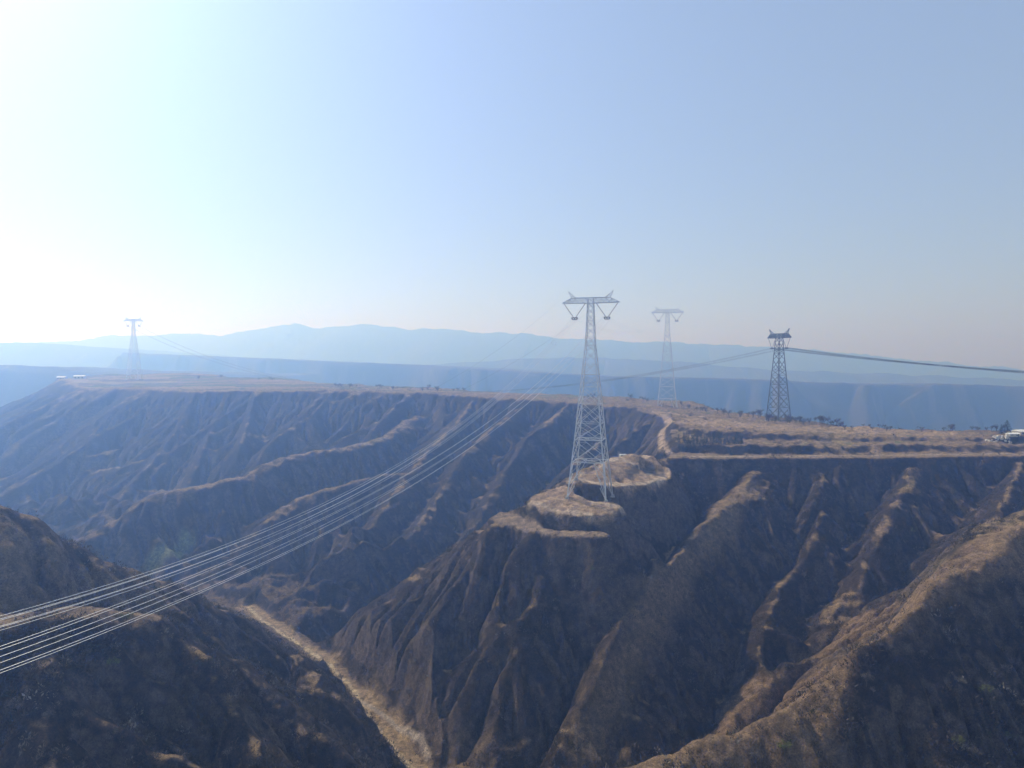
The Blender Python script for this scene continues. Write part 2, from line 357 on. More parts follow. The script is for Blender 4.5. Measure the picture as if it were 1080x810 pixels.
class MB:
    def __init__(s): s.V = []; s.F = []; s.n = 0
    def add(s, V, Fq):
        V = np.asarray(V, float); Fq = [list(f) for f in Fq]
        s.V.append(V); s.F += [[i + s.n for i in (f if len(f) == 4 else f + [f[-1]])] for f in Fq]; s.n += len(V)
    def bar(s, p, q, t, t2=None):
        p = np.asarray(p, float); q = np.asarray(q, float); d = q - p; L = np.linalg.norm(d)
        if L < 1e-6: return
        d /= L; up = np.array([0, 0, 1.]) if abs(d[2]) < .9 else np.array([1., 0, 0])
        a = np.cross(d, up); a /= np.linalg.norm(a); b = np.cross(d, a); t2 = t2 or t
        V = [p + a * t / 2 * i + b * t / 2 * j for i, j in ((-1,-1),(1,-1),(1,1),(-1,1))] + [q + a * t2 / 2 * i + b * t2 / 2 * j for i, j in ((-1,-1),(1,-1),(1,1),(-1,1))]
        s.add(V, [(0,1,2,3),(7,6,5,4),(0,4,5,1),(1,5,6,2),(2,6,7,3),(3,7,4,0)])
    def box(s, c, sz):
        x, y, z = c; a, b, e = sz[0] / 2, sz[1] / 2, sz[2] / 2
        V = [(x+i*a, y+j*b, z+k*e) for k in (-1, 1) for i, j in ((-1,-1),(1,-1),(1,1),(-1,1))]
        s.add(V, [(3,2,1,0),(4,5,6,7),(0,1,5,4),(1,2,6,5),(2,3,7,6),(3,0,4,7)])
    def tube(s, pts, r, n=5, r2=None):
        pts = np.asarray(pts, float); T = np.gradient(pts, axis=0); T /= np.linalg.norm(T, axis=1)[:, None]
        up = np.array([0, 0, 1.]) if abs(T[0][2]) < .9 else np.array([1., 0, 0])
        a = np.cross(T, up); a /= np.linalg.norm(a, axis=1)[:, None]; b = np.cross(T, a)
        rr = np.linspace(r, r if r2 is None else r2, len(pts)); V = []
        for k in range(n):
            th = 2 * math.pi * k / n; V.append(pts + (a * math.cos(th) + b * math.sin(th)) * rr[:, None])
        V = np.stack(V, 1).reshape(-1, 3); Fq = []
        for i in range(len(pts) - 1):
            for k in range(n):
                Fq.append((i*n+k, i*n+(k+1)%n, (i+1)*n+(k+1)%n, (i+1)*n+k))
        s.add(V, Fq)
    def build(s, name, mat, parent=None, smooth=False):
        V = np.vstack(s.V); me = bpy.data.meshes.new(name)
        me.from_pydata(V.tolist(), [], [f[:3] if f[2] == f[3] else f for f in s.F]); me.update(); me.materials.append(mat)
        if smooth: me.polygons.foreach_set('use_smooth', [True] * len(me.polygons))
        o = bpy.data.objects.new(name, me); C.objects.link(o)
        if parent: o.parent = parent
        return o

# ------------------------------------------------------------------ materials
def mat(name, rgb, rough=.9, metal=0, noise=.25, scale=.5, attr=False, bump=0, trans=0):
    m = bpy.data.materials.new(name); m.use_nodes = True; nt = m.node_tree; b = nt.nodes['Principled BSDF']
    b.inputs['Roughness'].default_value = rough; b.inputs['Metallic'].default_value = metal
    b.inputs['Specular IOR Level'].default_value = .5 if metal else .15
    g = nt.nodes.new('ShaderNodeNewGeometry'); n = nt.nodes.new('ShaderNodeTexNoise'); n.inputs['Scale'].default_value = scale; n.inputs['Detail'].default_value = 5
    nt.links.new(g.outputs['Position'], n.inputs['Vector'])
    mr = nt.nodes.new('ShaderNodeMapRange'); mr.inputs[1].default_value = .3; mr.inputs[2].default_value = .7; mr.inputs[3].default_value = 1 - noise; mr.inputs[4].default_value = 1 + noise
    nt.links.new(n.outputs['Fac'], mr.inputs[0])
    mx = nt.nodes.new('ShaderNodeVectorMath'); mx.operation = 'SCALE'
    if attr:
        a = nt.nodes.new('ShaderNodeAttribute'); a.attribute_name = 'tint'; nt.links.new(a.outputs['Color'], mx.inputs[0])
    else: mx.inputs[0].default_value = rgb
    nt.links.new(mr.outputs[0], mx.inputs['Scale']); nt.links.new(mx.outputs[0], b.inputs['Base Color'])
    if attr and bump:      # finer mottling of grass tufts and bare soil
        n3 = nt.nodes.new('ShaderNodeTexNoise'); n3.inputs['Scale'].default_value = 1.6; n3.inputs['Detail'].default_value = 6; n3.inputs['Roughness'].default_value = .7; nt.links.new(g.outputs['Position'], n3.inputs['Vector'])
        mr2 = nt.nodes.new('ShaderNodeMapRange'); mr2.inputs[1].default_value = .35; mr2.inputs[2].default_value = .68; mr2.inputs[3].default_value = .55; mr2.inputs[4].default_value = 1.6; nt.links.new(n3.outputs['Fac'], mr2.inputs[0])
        mx2 = nt.nodes.new('ShaderNodeVectorMath'); mx2.operation = 'SCALE'; nt.links.new(mx.outputs[0], mx2.inputs[0]); nt.links.new(mr2.outputs[0], mx2.inputs['Scale']); nt.links.new(mx2.outputs[0], b.inputs['Base Color'])
    if bump:
        n2 = nt.nodes.new('ShaderNodeTexNoise'); n2.inputs['Scale'].default_value = .9; n2.inputs['Detail'].default_value = 8; n2.inputs['Roughness'].default_value = .7
        nt.links.new(g.outputs['Position'], n2.inputs['Vector'])
        bp = nt.nodes.new('ShaderNodeBump'); bp.inputs['Strength'].default_value = 1; bp.inputs['Distance'].default_value = bump
        nt.links.new(n2.outputs['Fac'], bp.inputs['Height']); nt.links.new(bp.outputs[0], b.inputs['Normal'])
    return m
M = dict(
 ground=mat('loess_ground', None, 1, 0, .42, .35, True, 1.8),
 scrub=mat('scrub', None, 1, 0, .1, 1.0, True),
 steel=mat('galvanised_steel', (.66,.675,.69), .42, .5, .12, .3),
 steel_dark=mat('dark_steel', (.12,.135,.145), .55, .5, .12, .3),  # plain dark steel, also puts a backlit tone into the dark pylon's wires
 wire=mat('aluminium_wire', (.85,.86,.87), .38, .9, .05, .3),
 glass=mat('insulator', (.20,.16,.15), .35, 0, .1, 1),
 concrete=mat('concrete', (.42,.40,.37), .9, 0, .15, .8),
 bark=mat('bark', (.09,.075,.06), .95, 0, .2, 2),
 evergreen=mat('evergreen_needles', (.030,.045,.028), .9, 0, .3, 1.5),
 twig=mat('bare_twigs', (.16,.14,.12), .95, 0, .3, 1.5),
 olive=mat('olive_leaves', (.17,.18,.06), .9, 0, .3, 1.5),
 wall=mat('plaster', (.55,.52,.47), .9, 0, .1, .6),
 roof=mat('pale_sheet_roof', (.78,.78,.76), .6, 0, .08, .4),
 glasswin=mat('window_glass', (.05,.06,.07), .2, 0, .1, 1),
 rubble=mat('rubble', (.55,.52,.48), .95, 0, .25, 1),
 panel=mat('painted_site_cabin', (.72,.74,.76), .6, 0, .05, 1),
)

# ------------------------------------------------------------------ terrain sheet
def steps(a, b, n): return np.linspace(a, b, n, endpoint=False)
az = np.concatenate([steps(-66, -41, 150), steps(-41, 41, 1330), np.linspace(41, 66, 151)]); az = np.radians(az)
rr = np.exp(np.concatenate([steps(math.log(75), math.log(1300), 1080), steps(math.log(1300), math.log(3000), 260), np.linspace(math.log(3000), math.log(13500), 240)]))
AZ, RR = np.meshgrid(az, rr); X = RR * np.sin(AZ); Y = RR * np.cos(AZ)
Z = H(X, Y)
ny, nx = X.shape
# slope for the plant cover
dzr = np.gradient(Z, axis=0) / np.gradient(RR, axis=0); dza = np.gradient(Z, axis=1) / (RR * np.gradient(AZ, axis=1))
SL = np.hypot(dzr, dza)
def box3(A):
    for _ in range(3):
        Pd = np.pad(A, 1, mode='edge'); A = (Pd[1:-1,1:-1]*2 + Pd[2:,1:-1] + Pd[:-2,1:-1] + Pd[1:-1,2:] + Pd[1:-1,:-2]) / 6
    return A
SLs = box3(SL)
def col(*c): return np.array(c, float)
GRASS = col(.24,.170,.095); SCRUB = col(.047,.036,.026); LOESS = col(.30,.22,.145); FIELD = col(.24,.175,.105); GREEN = col(.15,.155,.07)
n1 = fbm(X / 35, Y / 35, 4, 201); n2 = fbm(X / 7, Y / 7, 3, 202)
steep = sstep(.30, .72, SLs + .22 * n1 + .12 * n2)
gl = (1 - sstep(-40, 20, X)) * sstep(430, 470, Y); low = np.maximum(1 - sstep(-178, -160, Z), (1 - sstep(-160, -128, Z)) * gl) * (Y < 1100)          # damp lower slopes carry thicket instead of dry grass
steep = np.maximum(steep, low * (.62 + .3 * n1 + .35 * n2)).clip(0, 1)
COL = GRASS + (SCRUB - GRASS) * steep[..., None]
rare = sstep(.45, .7, n2 * .6 + n1 * .5)[..., None] * steep[..., None]
COL = COL + (LOESS * .7 - COL) * rare * .55
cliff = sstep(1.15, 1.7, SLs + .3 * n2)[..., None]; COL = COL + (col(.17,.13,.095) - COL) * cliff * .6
olive = sstep(.25, .6, fbm(X / 55, Y / 55, 3, 203))[..., None]; COL = COL + (COL * col(.92, 1.0, .78) - COL) * olive * .5
# plateau fields
def paint(l, c, feather=3., world=None, amt=1.0, jag=0.):
    p = hits(l) if world is None else np.asarray(world)
    x0, x1 = p[:, 0].min() - feather*2, p[:, 0].max() + feather*2; y0, y1 = p[:, 1].min() - feather*2, p[:, 1].max() + feather*2
    m = (X > x0) & (X < x1) & (Y > y0) & (Y < y1)
    if not m.any(): return
    xm, ym = X[m], Y[m]
    ins = inside(xm, ym, p); d, z, s, sd = nearest(xm, ym, p[:, :2], True); sg = np.where(ins, -d, d) + jag * fbm(xm / (jag * 3 + 1), ym / (jag * 3 + 1), 3, 300)
    w = (1 - sstep(-feather * .3, feather * .7, sg))[:, None] * amt; COL[m] = COL[m] + (c - COL[m]) * w; COV[m] = COV[m] * (1 - w[:, 0])
def stroke(l, c, width, feather=1.5, world=None, amt=1.0, jag=0.):
    p = hits(l) if world is None else np.asarray(world)
    x0, x1 = p[:, 0].min() - width*3, p[:, 0].max() + width*3; y0, y1 = p[:, 1].min() - width*3, p[:, 1].max() + width*3
    m = (X > x0) & (X < x1) & (Y > y0) & (Y < y1)
    if not m.any(): return
    xm, ym = X[m], Y[m]; d, z, s, sd = nearest(xm, ym, p[:, :2])
    d = d + jag * fbm(xm / (jag * 3 + 1), ym / (jag * 3 + 1), 3, 301)
    w = (1 - sstep(width / 2 - feather / 2, width / 2 + feather, d))[:, None] * amt; COL[m] = COL[m] + (c - COL[m]) * w; COV[m] = COV[m] * (1 - w[:, 0])
COV = np.maximum(sstep(.30, .65, SLs + .2 * n1 + .2 * n2) * .9 + .10, low * .75)      # scrub density
# plateau top: field mosaic
top = (1 - sstep(.10, .22, SLs)) * (Y > 580) * (Y < 1750) * (Z > -72)
ang = .35; U = X * math.cos(ang) + Y * math.sin(ang); Vv = -X * math.sin(ang) + Y * math.cos(ang)
fid = _hash(np.floor(U / 130 + .2 * vnoise(Vv / 90, U / 200, 8)), np.floor(Vv / 26), 77)
pal = np.array([[.25,.18,.10],[.16,.115,.075],[.33,.27,.12],[.09,.125,.045],[.22,.16,.10],[.12,.095,.07],[.34,.25,.15],[.14,.17,.06]])
fc = pal[(fid * 8).astype(int)]
COL = COL + (fc * .85 - COL) * (top * .95)[..., None]; COV = COV * (1 - top * .65)
# far slopes keep a plain scrub and loess mix
fw = sstep(1500, 2000, Y)[..., None]; nf = fbm(X / 160, Y / 160, 4, 204)[..., None]
COL = COL * (1 - fw) + fw * (col(.085,.070,.050) + (LOESS * 1.0 - col(.10,.085,.062)) * sstep(.28, .55, fbm(X / 28, Y / 110, 4, 207)[..., None] * .8 + nf * .35) * .4)
# pads and roads around the near tower
PADC = col(.36,.255,.165)
for k, (p, f) in enumerate(STAMPS[:4]):
    c = [col(.27,.20,.135), PADC, PADC * .92, col(.17,.135,.10)][k]
    paint(None, c, 2.0, world=p, jag=2.2)
for l, w_ in (([(655,483),(668,490),(684,501),(700,504)], 3), ([(600,508),(630,511),(655,511),(680,511),(700,505)], 3.5), ([(607,522),(625,529),(655,535)], 2.5), ([(653,481),(682,482)], 3), ([(704,495),(705,504)], 2.5), ([(560,531),(590,541),(625,544)], 2.5), ([(652,483),(630,494),(602,507)], 3)):
    stroke(l, col(.60,.47,.34), w_, 1.5, jag=2.0, amt=.7)
paint([(660,497),(672,492),(676,500),(664,504)], col(.12,.10,.08), 2, jag=1.5)
paint([(612,511),(634,513),(640,522),(622,524)], col(.09,.075,.06), 3, jag=1.5, amt=.8)
road = [P(x, y, D) for x, y, D in ((700,478,575),(720,481,560),(760,482,556),(853,482,556),(953,480,558),(1020,479,560),(1200,480,565))]
stroke(None, col(.36,.29,.21), 2.8, 2.2, world=road, jag=2.2, amt=.85)
stroke([(706,478),(698,470),(697,455),(708,446),(700,438),(690,434)], col(.36,.27,.19), 5, 2)
stroke([(690,434),(712,437),(760,444),(830,450),(920,455),(1005,456)], col(.34,.25,.165), 5, 3)
paint([(712,446),(790,452),(900,457),(1005,460),(1010,455),(900,452),(800,447),(720,441)], col(.33,.235,.135), 5)
padm = np.zeros(X.shape, bool)
for p, f in STAMPS[:4]: padm |= inside(X, Y, p) & (Y < 560)
COL[padm] *= (1 + .38 * fbm(X[padm] / 5, Y[padm] / 5, 4, 205) + .18 * fbm(X[padm] / 1.4, Y[padm] / 1.4, 2, 206))[:, None]
# flat of the gorge
gorge = [(p[0], p[1]) for p in GORGE]
stroke(None, col(.33,.24,.135), 9, 5, world=gorge, amt=.9, jag=6)
stroke(None, col(.46,.37,.24), 1.8, 1.2, world=[(p[0] - 3 + 3 * math.sin(k * 1.7), p[1]) for k, p in enumerate(GORGE)], jag=1.5)
stroke([(383,742),(405,755),(428,770),(445,782),(452,800)], col(.36,.30,.24), 2.2, 1.2)
for l, w_ in (([(420,795),(470,790),(500,800),(440,808)], 8), ([(560,795),(520,790),(480,795)], 10)): stroke(l, col(.24,.175,.11), w_, 5, jag=5, amt=.2)
# dry grass on spur crests and left hilltop, paler to paint their sunlit bands
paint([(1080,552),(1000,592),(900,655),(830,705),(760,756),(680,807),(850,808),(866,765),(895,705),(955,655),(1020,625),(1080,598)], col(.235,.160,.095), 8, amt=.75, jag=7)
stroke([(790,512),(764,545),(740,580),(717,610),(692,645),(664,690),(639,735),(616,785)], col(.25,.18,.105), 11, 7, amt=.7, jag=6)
paint([(0,545),(60,572),(110,600),(190,640),(150,652),(60,655),(0,655)], col(.20,.145,.09), 8, amt=.55, jag=7)
# dry meadow tops
for l in ([(0,560),(60,575),(120,600),(150,640),(80,632),(0,640)], [(140,525),(190,508),(207,520),(205,530),(165,532)], [(120,560),(130,600),(165,630),(170,600)]):
    paint(l, col(.20,.15,.095), 7, amt=.5, jag=7)
stroke([(197,568),(180,580),(163,592)], col(.22,.24,.12), 12, 6, amt=.8)
idx = np.arange(ny * nx).reshape(ny, nx)
Fq = np.stack([idx[:-1, :-1], idx[:-1, 1:], idx[1:, 1:], idx[1:, :-1]], -1).reshape(-1, 4)[:, ::-1]
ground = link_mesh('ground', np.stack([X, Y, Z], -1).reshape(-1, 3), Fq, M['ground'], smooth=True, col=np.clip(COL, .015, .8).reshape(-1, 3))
tag(ground, kind='structure')
ZMIN = float(Z.min()); print('terrain z', ZMIN, Z.max())

# ------------------------------------------------------------------ scrub cover (uncountable)
def cov_at(x, y):
    a = np.interp(np.arctan2(x, y), az, np.arange(nx)); b = np.interp(np.log(np.hypot(x, y)), np.log(rr), np.arange(ny))
    return COV[np.clip(b.round().astype(int), 0, ny - 1), np.clip(a.round().astype(int), 0, nx - 1)]
def scatter(n, r0, r1, h0, h1, blades):
    a = RNG.uniform(R(-50), R(50), n); r = np.sqrt(RNG.uniform(r0 * r0, r1 * r1, n)); x = r * np.sin(a); y = r * np.cos(a)
    clump = sstep(-.5, .5, fbm(x / 14, y / 14, 3, 400)); keep = RNG.random(n) < cov_at(x, y) * clump; x = x[keep]; y = y[keep]
    z = H(x, y); N = len(x); hh = (h0 + (h1 - h0) * RNG.random(N) ** 2.5) * RNG.uniform(.8, 1.2, N)
    c = np.array([[.085,.068,.052],[.11,.090,.070],[.075,.065,.050],[.14,.115,.085],[.075,.078,.045],[.26,.225,.18]])[RNG.choice(6, N, p=[.27,.21,.19,.15,.09,.09])]
    c = c * RNG.uniform(.6, 1.1, (N, 1))
    B = (N, blades); wd_ = hh * RNG.uniform(.45, .8, N)
    th = RNG.uniform(0, 2 * math.pi, B); rad_ = np.sqrt(RNG.random(B)); up = RNG.random(B) ** .8 * np.sqrt(np.clip(1 - .75 * rad_ ** 2, .05, 1))
    px_ = x[:, None] + np.cos(th) * rad_ * wd_[:, None]; py_ = y[:, None] + np.sin(th) * rad_ * wd_[:, None]; pz_ = (z - .15)[:, None] + up * hh[:, None]
    ctr = np.stack([px_, py_, pz_], -1)
    a_ = np.stack([np.cos(th) * rad_ * .8 + RNG.normal(0, .35, B), np.sin(th) * rad_ * .8 + RNG.normal(0, .35, B), RNG.uniform(.3, 1.0, B)], -1); a_ /= np.linalg.norm(a_, axis=-1, keepdims=True)
    b_ = np.cross(a_, RNG.normal(size=B + (3,))); b_ /= np.linalg.norm(b_, axis=-1, keepdims=True)
    L = (hh[:, None] * RNG.uniform(.10, .24, B))[..., None]; w = L * RNG.uniform(.18, .42, B)[..., None]
    V = np.stack([ctr - a_ * L, ctr + b_ * w, ctr + a_ * L, ctr - b_ * w], 2)
    return V.reshape(-1, 3), np.repeat(c, blades * 4, 0)
parts = [scatter(95000, 110, 330, .5, 3.6, 22), scatter(210000, 330, 620, .7, 3.4, 10), scatter(90000, 620, 1250, 1.3, 5.0, 5)]
V = np.vstack([p[0] for p in parts]); cc = np.vstack([p[1] for p in parts])
sc = link_mesh('scrub', V, np.arange(len(V)).reshape(-1, 4), M['scrub'], col=cc)
tag(sc, 'leafless grey and brown scrub covering the loess slopes', 'scrub', kind='stuff')
print('scrub faces', len(V) // 4)

# ------------------------------------------------------------------ lattice towers
def tower(name, loc, rz, prof, feet, arm, arm_h, horn, thick, m_body):
    """prof: [(z, side width)] from top down to 0; feet: four z values (local) below the body"""
    root = empty(name, loc, rz); t = thick
    def w_at(z):
        zs = [p[0] for p in prof][::-1]; ws = [p[1] for p in prof][::-1]; return float(np.interp(z, zs, ws))
    def corner(k, z):
        if z < prof[-1][0]:
            sl = (prof[-2][1] - prof[-1][1]) / (prof[-2][0] - prof[-1][0]); w = prof[-1][1] + sl * (z - prof[-1][0])
        else: w = w_at(z)
        sx, sy = ((-1,-1),(1,-1),(1,1),(-1,1))[k]; return np.array([sx * w / 2, sy * w / 2, z])
    zt = prof[0][0]
    for k in range(4):                                   # main legs with stub extension and concrete footing
        b = MB(); zz = [p[0] for p in prof] + [feet[k]]
        for i in range(len(zz) - 1):
            f = 1 - .45 * (1 - i / len(zz))
            b.bar(corner(k, zz[i]), corner(k, zz[i + 1]), t * f, t * (f + .08))
        leg = b.build('leg', m_body, root)
        e = corner(k, feet[k]); f = MB(); f.box((e[0], e[1], e[2] + .2), (1.8, 1.8, 1.2)); f.box((e[0], e[1], e[2] - .6), (2.6, 2.6, .8)); f.build('footing', M['concrete'], leg)
        # leg extension lacing
        b = MB()
        if feet[k] < prof[-1][0] - 1.5:
            for o in (1, 3):
                z0, z1 = prof[-1][0], feet[k]; n = 3; other = corner((k + o) % 4, z0); own = corner(k, z0)
                for q in range(n):
                    za = z0 + (z1 - z0) * q / n; zb = z0 + (z1 - z0) * (q + 1) / n
                    pa = own + (other - own) * .30 * (1 - q / n); pb = own + (other - own) * .30 * (1 - (q + 1) / n); pa = pa.copy(); pb = pb.copy()
                    b.bar([pa[0], pa[1], z0 + (z1 - z0) * q / n], corner(k, zb), t * .4)
                b.bar(own + (other - own) * .30, corner(k, z1), t * .45)
            b.build('leg_bracing', m_body, leg)
    # panels: heights grow with width
    zs = [zt]; z = zt
    while z > prof[-1][0] + 1e-3:
        z = max(z - max(w_at(z) * .95, 3.2), prof[-1][0])
        if z - prof[-1][0] < 2.2: z = prof[-1][0]
        zs.append(z)
    kinks = [p[0] for p in prof[1:-1]]
    for kk in kinks:
        j = int(np.argmin([abs(q - kk) for q in zs])); zs[j] = kk
    for face in range(4):
        b = MB(); a_, c_ = face, (face + 1) % 4
        for i in range(len(zs) - 1):
            A0, B0, A1, B1 = corner(a_, zs[i]), corner(c_, zs[i]), corner(a_, zs[i + 1]), corner(c_, zs[i + 1])
            br = t * .42
            b.bar(A0, B1, br); b.bar(B0, A1, br)
            wide = zs[i] - zs[i + 1] > 7
            if wide or i % 3 == 0: b.bar(A1, B1, br * .9)
            if wide:                                    # secondary bracing
                X0 = (A0 + B1 + B0 + A1) / 4
                wa = np.linalg.norm(B0 - A0); wb = np.linalg.norm(B1 - A1); f = wa / (wa + wb)
                Xc = A0 + (B1 - A0) * f
                for (U_, W_) in ((A0, A1), (B0, B1)):
                    mid = (U_ + W_) / 2; b.bar(mid, (U_ + Xc) / 2, br * .6); b.bar(mid, (W_ + Xc) / 2, br * .6)
                    q1 = U_ * .75 + W_ * .25; q3 = U_ * .25 + W_ * .75
                    b.bar(q1, (U_ + Xc) / 2, br * .5); b.bar(q3, (W_ + Xc) / 2, br * .5)
                b.bar((A1 + Xc) / 2, (A1 + B1) / 2, br * .6); b.bar((B1 + Xc) / 2, (A1 + B1) / 2, br * .6)
        b.build('lattice_face', m_body, root)
    for zk in kinks + [prof[-1][0]]:                     # horizontal diaphragms
        b = MB()
        for k in range(4): b.bar(corner(k, zk), corner((k + 1) % 4, zk), t * .6)
        b.bar(corner(0, zk), corner(2, zk), t * .4); b.bar(corner(1, zk), corner(3, zk), t * .4)
        b.build('diaphragm', m_body, root)
    # crossarm
    b = MB(); wt = prof[0][1] / 2; ah = arm_h; n = 5
    for s in (-1, 1):
        inner, tip, shoulder = wt, arm / 2, arm / 2 * .66
        for y in (-1, 1):
            b.bar((s * inner, y * wt, zt - ah), (s * tip, y * .35, zt - ah * .85), t * .75, t * .6)
            b.bar((s * inner, y * wt, zt), (s * shoulder, y * wt * .7, zt), t * .7, t * .6)
            b.bar((s * shoulder, y * wt * .7, zt), (s * tip, y * .35, zt - ah * .85), t * .6, t * .5)
            xs_ = np.linspace(inner, tip, n * 2 + 1)
            def top_(x): return zt if x < shoulder else zt - ah * .85 * (x - shoulder) / (tip - shoulder)
            def yy(x): return y * (wt + (.35 - wt) * (x - inner) / (tip - inner))
            for i in range(len(xs_) - 1):
                x0_, x1_ = xs_[i], xs_[i + 1]
                if i % 2 == 0: b.bar((s * x0_, yy(x0_), zt - ah), (s * x1_, yy(x1_), top_(x1_)), t * .38)
                else: b.bar((s * x0_, yy(x0_), top_(x0_)), (s * x1_, yy(x1_), zt - ah), t * .38)
                b.bar((s * x0_, yy(x0_), zt - ah), (s * x0_, yy(x0_), top_(x0_)), t * .38)
                if y < 0:
                    b.bar((s * x0_, yy(x0_), zt - ah), (s * x1_, -yy(x1_), zt - ah), t * .32)
                    b.bar((s * x0_, yy(x0_), top_(x0_)), (s * x0_, -yy(x0_), top_(x0_)), t * .3)
    b.bar((-wt, -wt, zt), (wt, -wt, zt), t * .7); b.bar((-wt, wt, zt), (wt, wt, zt), t * .7)
    b.bar((-wt, -wt, zt - ah), (wt, -wt, zt - ah), t * .7); b.bar((-wt, wt, zt - ah), (wt, wt, zt - ah), t * .7)
    b.build('crossarm', m_body, root)
    hp = []
    for s in (-1, 1):                                    # earth wire horns
        b = MB(); x0_ = arm / 2 * .52; tip = np.array([s * (x0_ + horn), 0, zt + horn * .85])
        for y in (-1, 1):
            b.bar((s * x0_, y * wt * .75, zt), tip, t * .5, t * .35); b.bar((s * (x0_ + 2.6), y * wt * .6, zt), tip, t * .45, t * .35)
            b.bar((s * (x0_ + 1.6), y * wt * .5, zt + horn * .30), (s * (x0_ + 2.8), y * wt * .4, zt + horn * .22), t * .3)
        b.bar((tip[0] - s * .2, -.9, tip[2]), (tip[0] - s * .2, .9, tip[2]), t * .6)
        b.build('earth_wire_horn', m_body, root); hp.append(tip)
    return root, hp
def strings(root, zarm, x_out, x_in, drop_, yoke_r):
    """V shaped insulator pairs and the yoke plates they carry"""
    pts = []
    for s in (-1, 1):
        xm = s * (x_out + x_in) / 2; q = np.array([xm, 0, zarm - drop_])
        for xe in (x_out, x_in):
            b = MB(); a = np.array([s * xe, 0, zarm]); d = q + np.array([s * (.6 if xe == x_out else -.6), 0, .4]) - a; L = np.linalg.norm(d)
            b.bar(a, a + d, .22)
            nd = int(L / .5)
            for i in range(2, nd - 1):
                c = a + d * i / nd; b.tube([c - d / L * .10, c + d / L * .10], .24, 6)
            b.build('insulator_string', M['glass'], root)
        b = MB(); b.bar(q + [-yoke_r, 0, .3], q + [yoke_r, 0, .3], .5)
        b.bar(q + [-yoke_r * .7, 0, -.9], q + [yoke_r * .7, 0, -.9], .45); b.bar(q + [-yoke_r, 0, .3], q + [-yoke_r * .7, 0, -.9], .4); b.bar(q + [yoke_r, 0, .3], q + [yoke_r * .7, 0, -.9], .4)
        for x in (-.8, 0, .8): b.tube([q + [x * yoke_r, -1.3, -.3], q + [x * yoke_r, 1.3, -.3]], .28, 6)
        b.build('yoke_plate', M['steel_dark'], root); pts.append(q)
    return pts
def world_pt(root, p):
    c, s = math.cos(root.rotation_euler.z), math.sin(root.rotation_euler.z); l = root.location
    p = np.asarray(p) * root.scale.x; return np.array([l.x + c * p[0] - s * p[1], l.y + s * p[0] + c * p[1], l.z + p[2]])

TC = P(622.5, 505, 451); TC[2] = P(622, 503, 451)[2]
AL = -R(17)
zt1 = P(626, 314, 451)[2] - TC[2]
prof1 = [(zt1, 3.3), (P(626,364,451)[2] - TC[2], 5.6), (P(626,395,451)[2] - TC[2], 9.4), (P(626,463,451)[2] - TC[2], 16.6), (P(626,486,451)[2] - TC[2], 19.4)]
def feet_for(center, rz, prof, sink=0):
    out = []
    for k in range(4):
        sx, sy = ((-1,-1),(1,-1),(1,1),(-1,1))[k]; w = prof[-1][1]; sl = (prof[-2][1] - prof[-1][1]) / (prof[-2][0] - prof[-1][0]); z = prof[-1][0]
        for _ in range(8):
            ww = w + sl * (z - prof[-1][0]); x = sx * ww / 2; y = sy * ww / 2; c, s = math.cos(rz), math.sin(rz)
            z = H1(center[0] + c * x - s * y, center[1] + s * x + c * y) - center[2]
        out.append(z + .1)
    return out
f1 = feet_for(TC, AL, prof1)
print('feet', f1)
t1, horns1 = tower('transmission_tower', TC, AL, prof1, f1, 35.5, 3.4, 4.6, .58, M['steel'])
y1 = strings(t1, zt1 - 3.4, 16.8, 3.4, 9.0, 1.9)
GT = 'ultra high voltage lattice pylons'
tag(t1, 'large nearest silver lattice pylon standing on the bare earth pads of the spur', 'pylon', GT)
def place_tower(px, py, D, rz, label, sc):
    p = P(px, py, D); o = copy_tree(t1); o.location = p; o.scale = (sc,) * 3; o.rotation_euler.z = rz; tag(o, label, 'pylon', GT); return o
sh = -P(0, 0, 1)[2] * 0
t2 = place_tower(703.5, 424, 945, -R(10), 'slim grey lattice pylon on the plateau between the nearest pylon and the dark one', 1.14)
t4 = place_tower(141.5, 398, 1440, R(5), 'faint hazy lattice pylon far off on the plateau fields, leftmost of all pylons', 1.06)
for o in (t2, t4): o.location.z = H1(o.location.x, o.location.y) + 1.0
# the darker pylon seen along its crossarm
c3 = P(821, 441, 770); c3[2] = H1(c3[0], c3[1]) + .5; z3 = P(821, 352, 770)[2] - c3[2]
prof3 = [(z3, 4.6), (z3 - 17, 6.6), (z3 - 38, 9.5), (0, 17.5)]
A3 = -R(66)
f3 = feet_for(c3, A3, prof3)
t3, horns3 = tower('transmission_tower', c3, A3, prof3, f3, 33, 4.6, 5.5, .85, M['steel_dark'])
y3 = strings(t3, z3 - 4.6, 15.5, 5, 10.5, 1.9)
tag(t3, 'dark lattice pylon seen edge on behind the tree belt, rightmost of all pylons', 'pylon', GT)

